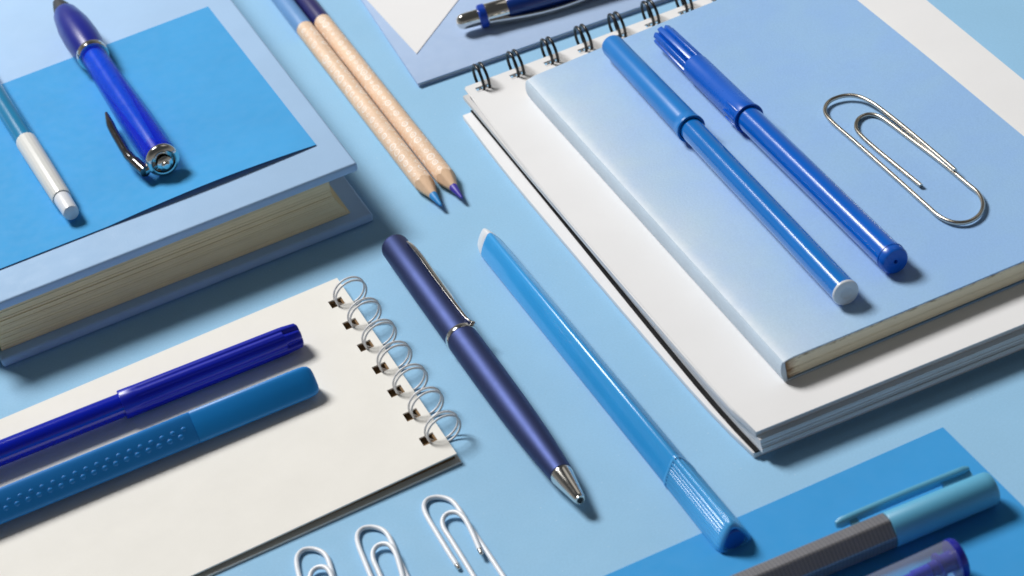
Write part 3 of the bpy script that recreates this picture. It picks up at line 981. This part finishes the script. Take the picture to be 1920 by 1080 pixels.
# pens on the notepad
PZ = QZ * 0.93
pen = Pen('felt_tip_pen', 'ultramarine felt pen with ribbed cap lying on the cream notepad', 'felt pen', PZ, (560, 628), 4.5, (-90, 886), 4.2)
sm = pen.s(228, 758); fl5 = flute(9, 0.07)
pen.part('cap', [(-.6, 2.2, flute(5, .3)), (-.4, 3.2, flute(5, .3)), (.3, 3.9, flute(5, .32)), (4.4, 4.3, flute(5, .30)), (4.9, 4.3, fl5), (sm - 6, 4.5, fl5), (sm - 4.5, 4.5, ROUND), (sm - .3, 4.55, ROUND), (sm, 4.4, ROUND), (sm, 3.8, ROUND)], M['ultra_cap'], n=120, angle=45)
pen.part('barrel', [(sm - 1, 3.7), (sm + 8, 3.72), (sm + 80, 3.8)], M['ultra'])

pen = Pen('rollerball_pen', 'cobalt blue pen with dimpled triangular grip on the cream notepad', 'pen', PZ, (588, 713), 4.1, (-90, 988), 4.1)
sm = pen.s(364, 804)
tri = supertri(6, pi / 2 + radians(15))
pen.part('cap', [(-.55, 0), (-.5, 2.4, tri), (-.2, 3.5, tri), (.5, 4.35, tri), (1.6, 4.8, tri), (3.4, 5.0, tri), (sm - .15, 5.15, tri), (sm, 5.05, tri)], M['cobalt_cap'], n=72, angle=60)
gp = pen.part('grip', [(sm + .02, 4.95, tri), (sm + .25, 5.1, tri), (sm + 90, 5.2, tri)], M['cobalt'], n=72, angle=60)
bm = bmesh.new(); bm.from_mesh(gp.data)
for row in (0, 1, 2, 3):
    for k in range(20):
        a = radians((54, 19, 160, 130)[row])
        x_ = (sm + 3.2 + k * 3.35 + (1.6 if row == 1 else 0)) * MM
        rr = (5.12 * tri(a) - 0.93) * MM
        mt = Matrix.Translation((x_, rr * cos(a), pen.h + rr * sin(a))) @ Matrix.Diagonal((1.25, 1.0, 1.0, 1))
        bmesh.ops.create_icosphere(bm, subdivisions=2, radius=1.18 * MM, matrix=mt)
for f in bm.faces: f.smooth = True
bm.to_mesh(gp.data); bm.free()

# ------------------------------------------------------------------ navy ballpoint in the middle
pen = Pen('ballpoint_pen', 'satin navy blue ballpoint with chrome tip, ring and clip on the table', 'pen', 0.0, (740, 462), 4.9, (1088, 938), 4.7)
sr, sc = pen.s(868, 634), pen.s(1054, 890); Lp = pen.len / MM
pen.part('cap', [(-.9, 0), (-.85, 2.5), (-.6, 3.8), (0, 4.35), (.8, 4.55), (sr * .5, 4.75), (sr - .8, 4.85), (sr - .7, 4.6)], M['navy'])
pen.part('ring', [(sr - .8, 4.6), (sr - .75, 4.95), (sr - .6, 5.0), (sr + .9, 5.0), (sr + 1.05, 4.95), (sr + 1.1, 4.6)], M['chrome'])
lw = sc - sr
pen.part('barrel', [(sr + 1.05, 4.7), (sr + 1.2, 4.85), (sr + lw * .3, 4.9), (sr + lw * .55, 4.75), (sr + lw * .75, 4.4), (sr + lw * .9, 3.85), (sc - .1, 3.4), (sc, 3.3)], M['navy'])
pen.part('tip', [(sc, 3.25), (sc + .2, 3.3), (sc + 1.0, 3.15), (Lp - 1, 1.65), (Lp - .6, 1.5), (Lp - .5, 1.38), (Lp, 1.35), (Lp, 1.0), (Lp - 1.5, .9)], M['chrome'])
pen.part('tip_opening', [(Lp - 1.4, .88), (Lp - .1, .88)], M['rubber'])
bm = bmesh.new()
cp = [L(pen.r, P(px, py, h * MM)) for px, py, h in ((766, 455, 8.3), (774, 462, 9.2), (790, 481, 9.4), (815, 516, 9.1), (850, 563, 8.7), (876, 597, 8.3), (889, 607, 8.0))]
cp = smooth_path(cp, 6); nn = len(cp)
rows = []
for i, p in enumerate(cp):
    t = i / (nn - 1)
    wd = (0.9 + 0.35 * sin(pi * min(1, t * 1.1)) - (0.3 if i == nn - 1 else 0)) * MM
    tn = (cp[min(nn - 1, i + 1)] - cp[max(0, i - 1)]).normalized()
    nrm = Vector((0, p.y, p.z - pen.h)).normalized()
    sd = tn.cross(nrm).normalized()
    rows.append([bm.verts.new(p + sd * (wd * cos(k)) + nrm * (0.55 * MM * sin(k))) for k in [2 * pi * j / 12 for j in range(12)]])
for a_, b_ in zip(rows, rows[1:]):
    for k in range(12): bm.faces.new((a_[k], a_[(k + 1) % 12], b_[(k + 1) % 12], b_[k]))
bm.faces.new(rows[0]); bm.faces.new(rows[-1])
cl_ = pen.bm_part('clip', bm, M['chrome'], angle=50)
bm = bmesh.new()
e_ = cp[-2]; nrm = Vector((0, e_.y, e_.z - pen.h)).normalized()
bmesh.ops.create_uvsphere(bm, u_segments=16, v_segments=10, radius=0.00095, matrix=Matrix.Translation(e_ - nrm * 0.0002))
pen.bm_part('clip_ball', bm, M['chrome'], parent=cl_)

# ------------------------------------------------------------------ triangular sky blue felt pen
pen = Pen('triangular_felt_pen', 'sky blue triangular felt pen with ribbed cap, white back end, on the table', 'felt pen', 0.0, (922, 459), 3.1, (1378, 1012), 3.1)
sm = pen.s(1268, 884); Lp = pen.len / MM
tri = supertri(5, pi / 2); trie = supertri(4, pi / 2)
pen.part('end_plug', [(-5.4, 0), (-5.3, 2.4, tri), (-4.6, 3.5, tri), (-1.5, 4.3, tri), (.6, 4.4, tri)], M['plug_white'], n=72, angle=50)
pen.part('barrel', [(0, 4.2, tri), (.15, 4.4, tri), (1.0, 4.6, tri), (sm - .3, 4.95, tri), (sm - .1, 4.85, tri)], M['tri'], n=72, angle=50)
def ribbed(a):
    return tri(a) * (1 - 0.06 * (0.5 + 0.5 * cos(27 * a)) ** 2)
pen.part('cap', [(sm, 5.0, tri), (sm + .1, 5.2, tri), (sm + 1.0, 5.2, tri), (sm + 1.2, 5.05, ribbed), (Lp - 2.6, 5.35, ribbed), (Lp - 1.2, 5.2, trie), (Lp - .3, 4.95, trie), (Lp + .1, 4.4, trie), (Lp, 3.8, trie), (Lp - .6, 3.6, trie)], M['tri_cap'], n=270, angle=50)
pen.part('cap_plug', [(Lp - .9, 3.2), (Lp - .2, 3.0), (Lp + .1, 2.6), (Lp + .1, 0)], M['tri_plug'])

# ------------------------------------------------------------------ blue sheet with two pens, lower right
sA = P(1768, 801, 0.0003); sB = P(1130, 1081, 0.0003); sC = P(1920, 950, 0.0003)
d1 = (sB - sA).normalized() * 0.2; d2 = (sC - sA).normalized() * 0.15
def fs(u, v):
    p = sA + d1 * (1 - u) + d2 * v
    return Vector((p.x - sA.x, p.y - sA.y, 0.0003 + 0.0002 * sin(5 * u) * v))
sh = slab('paper_sheet', fs, lins(0, 1, 20), lins(0, 1, 16), 0.00015, M['note2'])
sh.location = (sA.x, sA.y, 0)
tag(sh, 'bright blue paper sheet on the table under the powder blue capped fineliner', 'paper')

pen = Pen('fineliner_pen', 'grey gridded fineliner with powder blue cap and long clip on blue sheet', 'pen', 0.0005, (1860, 914), 4.7, (1370, 1117), 4.7)
sm = pen.s(1668, 994)
hexs = rpoly(6, 0.2, 0.03)
pen.part('cap', [(-.5, 0), (-.45, 3.4), (-.1, 4.1), (.6, 4.5), (2, 4.62), (sm - .2, 4.85), (sm, 4.75), (sm, 4.3)], M['fine_cap'])
pen.part('barrel', [(sm - .5, 4.6, hexs), (sm + .15, 4.9, hexs), (sm + 60, 4.8, hexs)], M['grid'], n=72, angle=25)
bm = bmesh.new()
ca = [L(pen.r, P(px, py, 0.0005 + h * MM)) for px, py, h in ((1816, 880, 7.2), (1690, 931, 7.0), (1567, 984, 6.6))]
ca = smooth_path(ca, 8); nn = len(ca)
rows = []
for i, p in enumerate(ca):
    nrm = Vector((0, p.y, p.z - pen.h)).normalized(); sd = Vector((1, 0, 0)).cross(nrm).normalized()
    e1 = 0.6 if i in (0, nn - 1) else 1
    rows.append([bm.verts.new(p + sd * (1.8 * MM * e1 * (abs(cos(k)) ** .5) * (1 if cos(k) > 0 else -1)) + nrm * (.9 * MM * e1 * (abs(sin(k)) ** .5) * (1 if sin(k) > 0 else -1))) for k in [2 * pi * (j + .5) / 16 for j in range(16)]])
for a_, b_ in zip(rows, rows[1:]):
    for k in range(16): bm.faces.new((a_[k], a_[(k + 1) % 16], b_[(k + 1) % 16], b_[k]))
bm.faces.new(rows[0]); bm.faces.new(rows[-1])
for f0, f1 in ((0.05, 0.25), (0.78, 0.88)):
    i0, i1 = int(f0 * nn), max(int(f0 * nn) + 1, int(f1 * nn))
    p0, p1 = ca[i0], ca[min(nn - 1, i1)]
    nrm = Vector((0, p0.y, p0.z - pen.h)).normalized()
    t = bmesh.new()
    dl = (p0 - Vector((p0.x, 0, pen.h))).length - (0.0042 if f0 < .5 else 0.0046)
    bevel_box(t, p0.x, p1.x, -dl, 0, -0.0005, 0.0005, 0.0001, 1)
    ang_ = atan2(nrm.z, nrm.y)
    bmesh.ops.rotate(t, verts=t.verts, cent=(0, 0, 0), matrix=Matrix.Rotation(ang_, 3, 'X'))
    bmesh.ops.translate(t, verts=t.verts, vec=(0, p0.y, p0.z))
    me = bpy.data.meshes.new('tmp'); t.to_mesh(me); t.free(); bm.from_mesh(me); bpy.data.meshes.remove(me)
pen.bm_part('clip', bm, M['fine_cap'])

pen = Pen('clear_pen', 'clear plastic pen with violet end cap in the lower right corner', 'pen', 0.0005, (1797, 1046), 5.6, (1500, 1178), 5.4)
pen.part('end_cap', [(-.9, 0), (-.85, 4.2), (-.4, 5.2), (.4, 5.6), (1.4, 5.6), (1.6, 5.3)], M['violet'])
pen.part('barrel', [(1.5, 5.4), (10, 5.3), (60, 5.0)], M['clear'], cap0=False, cap1=False)
pen.part('inner_plug', [(1.7, 2.8), (5, 2.6), (5.2, 3.6), (5.9, 3.6), (6.1, 2.2), (8, 2.0)], M['violet'])
pen.part('refill', [(8.2, 1.9), (13, 1.9), (13.2, 1.5), (60, 1.5)], M['ink'])
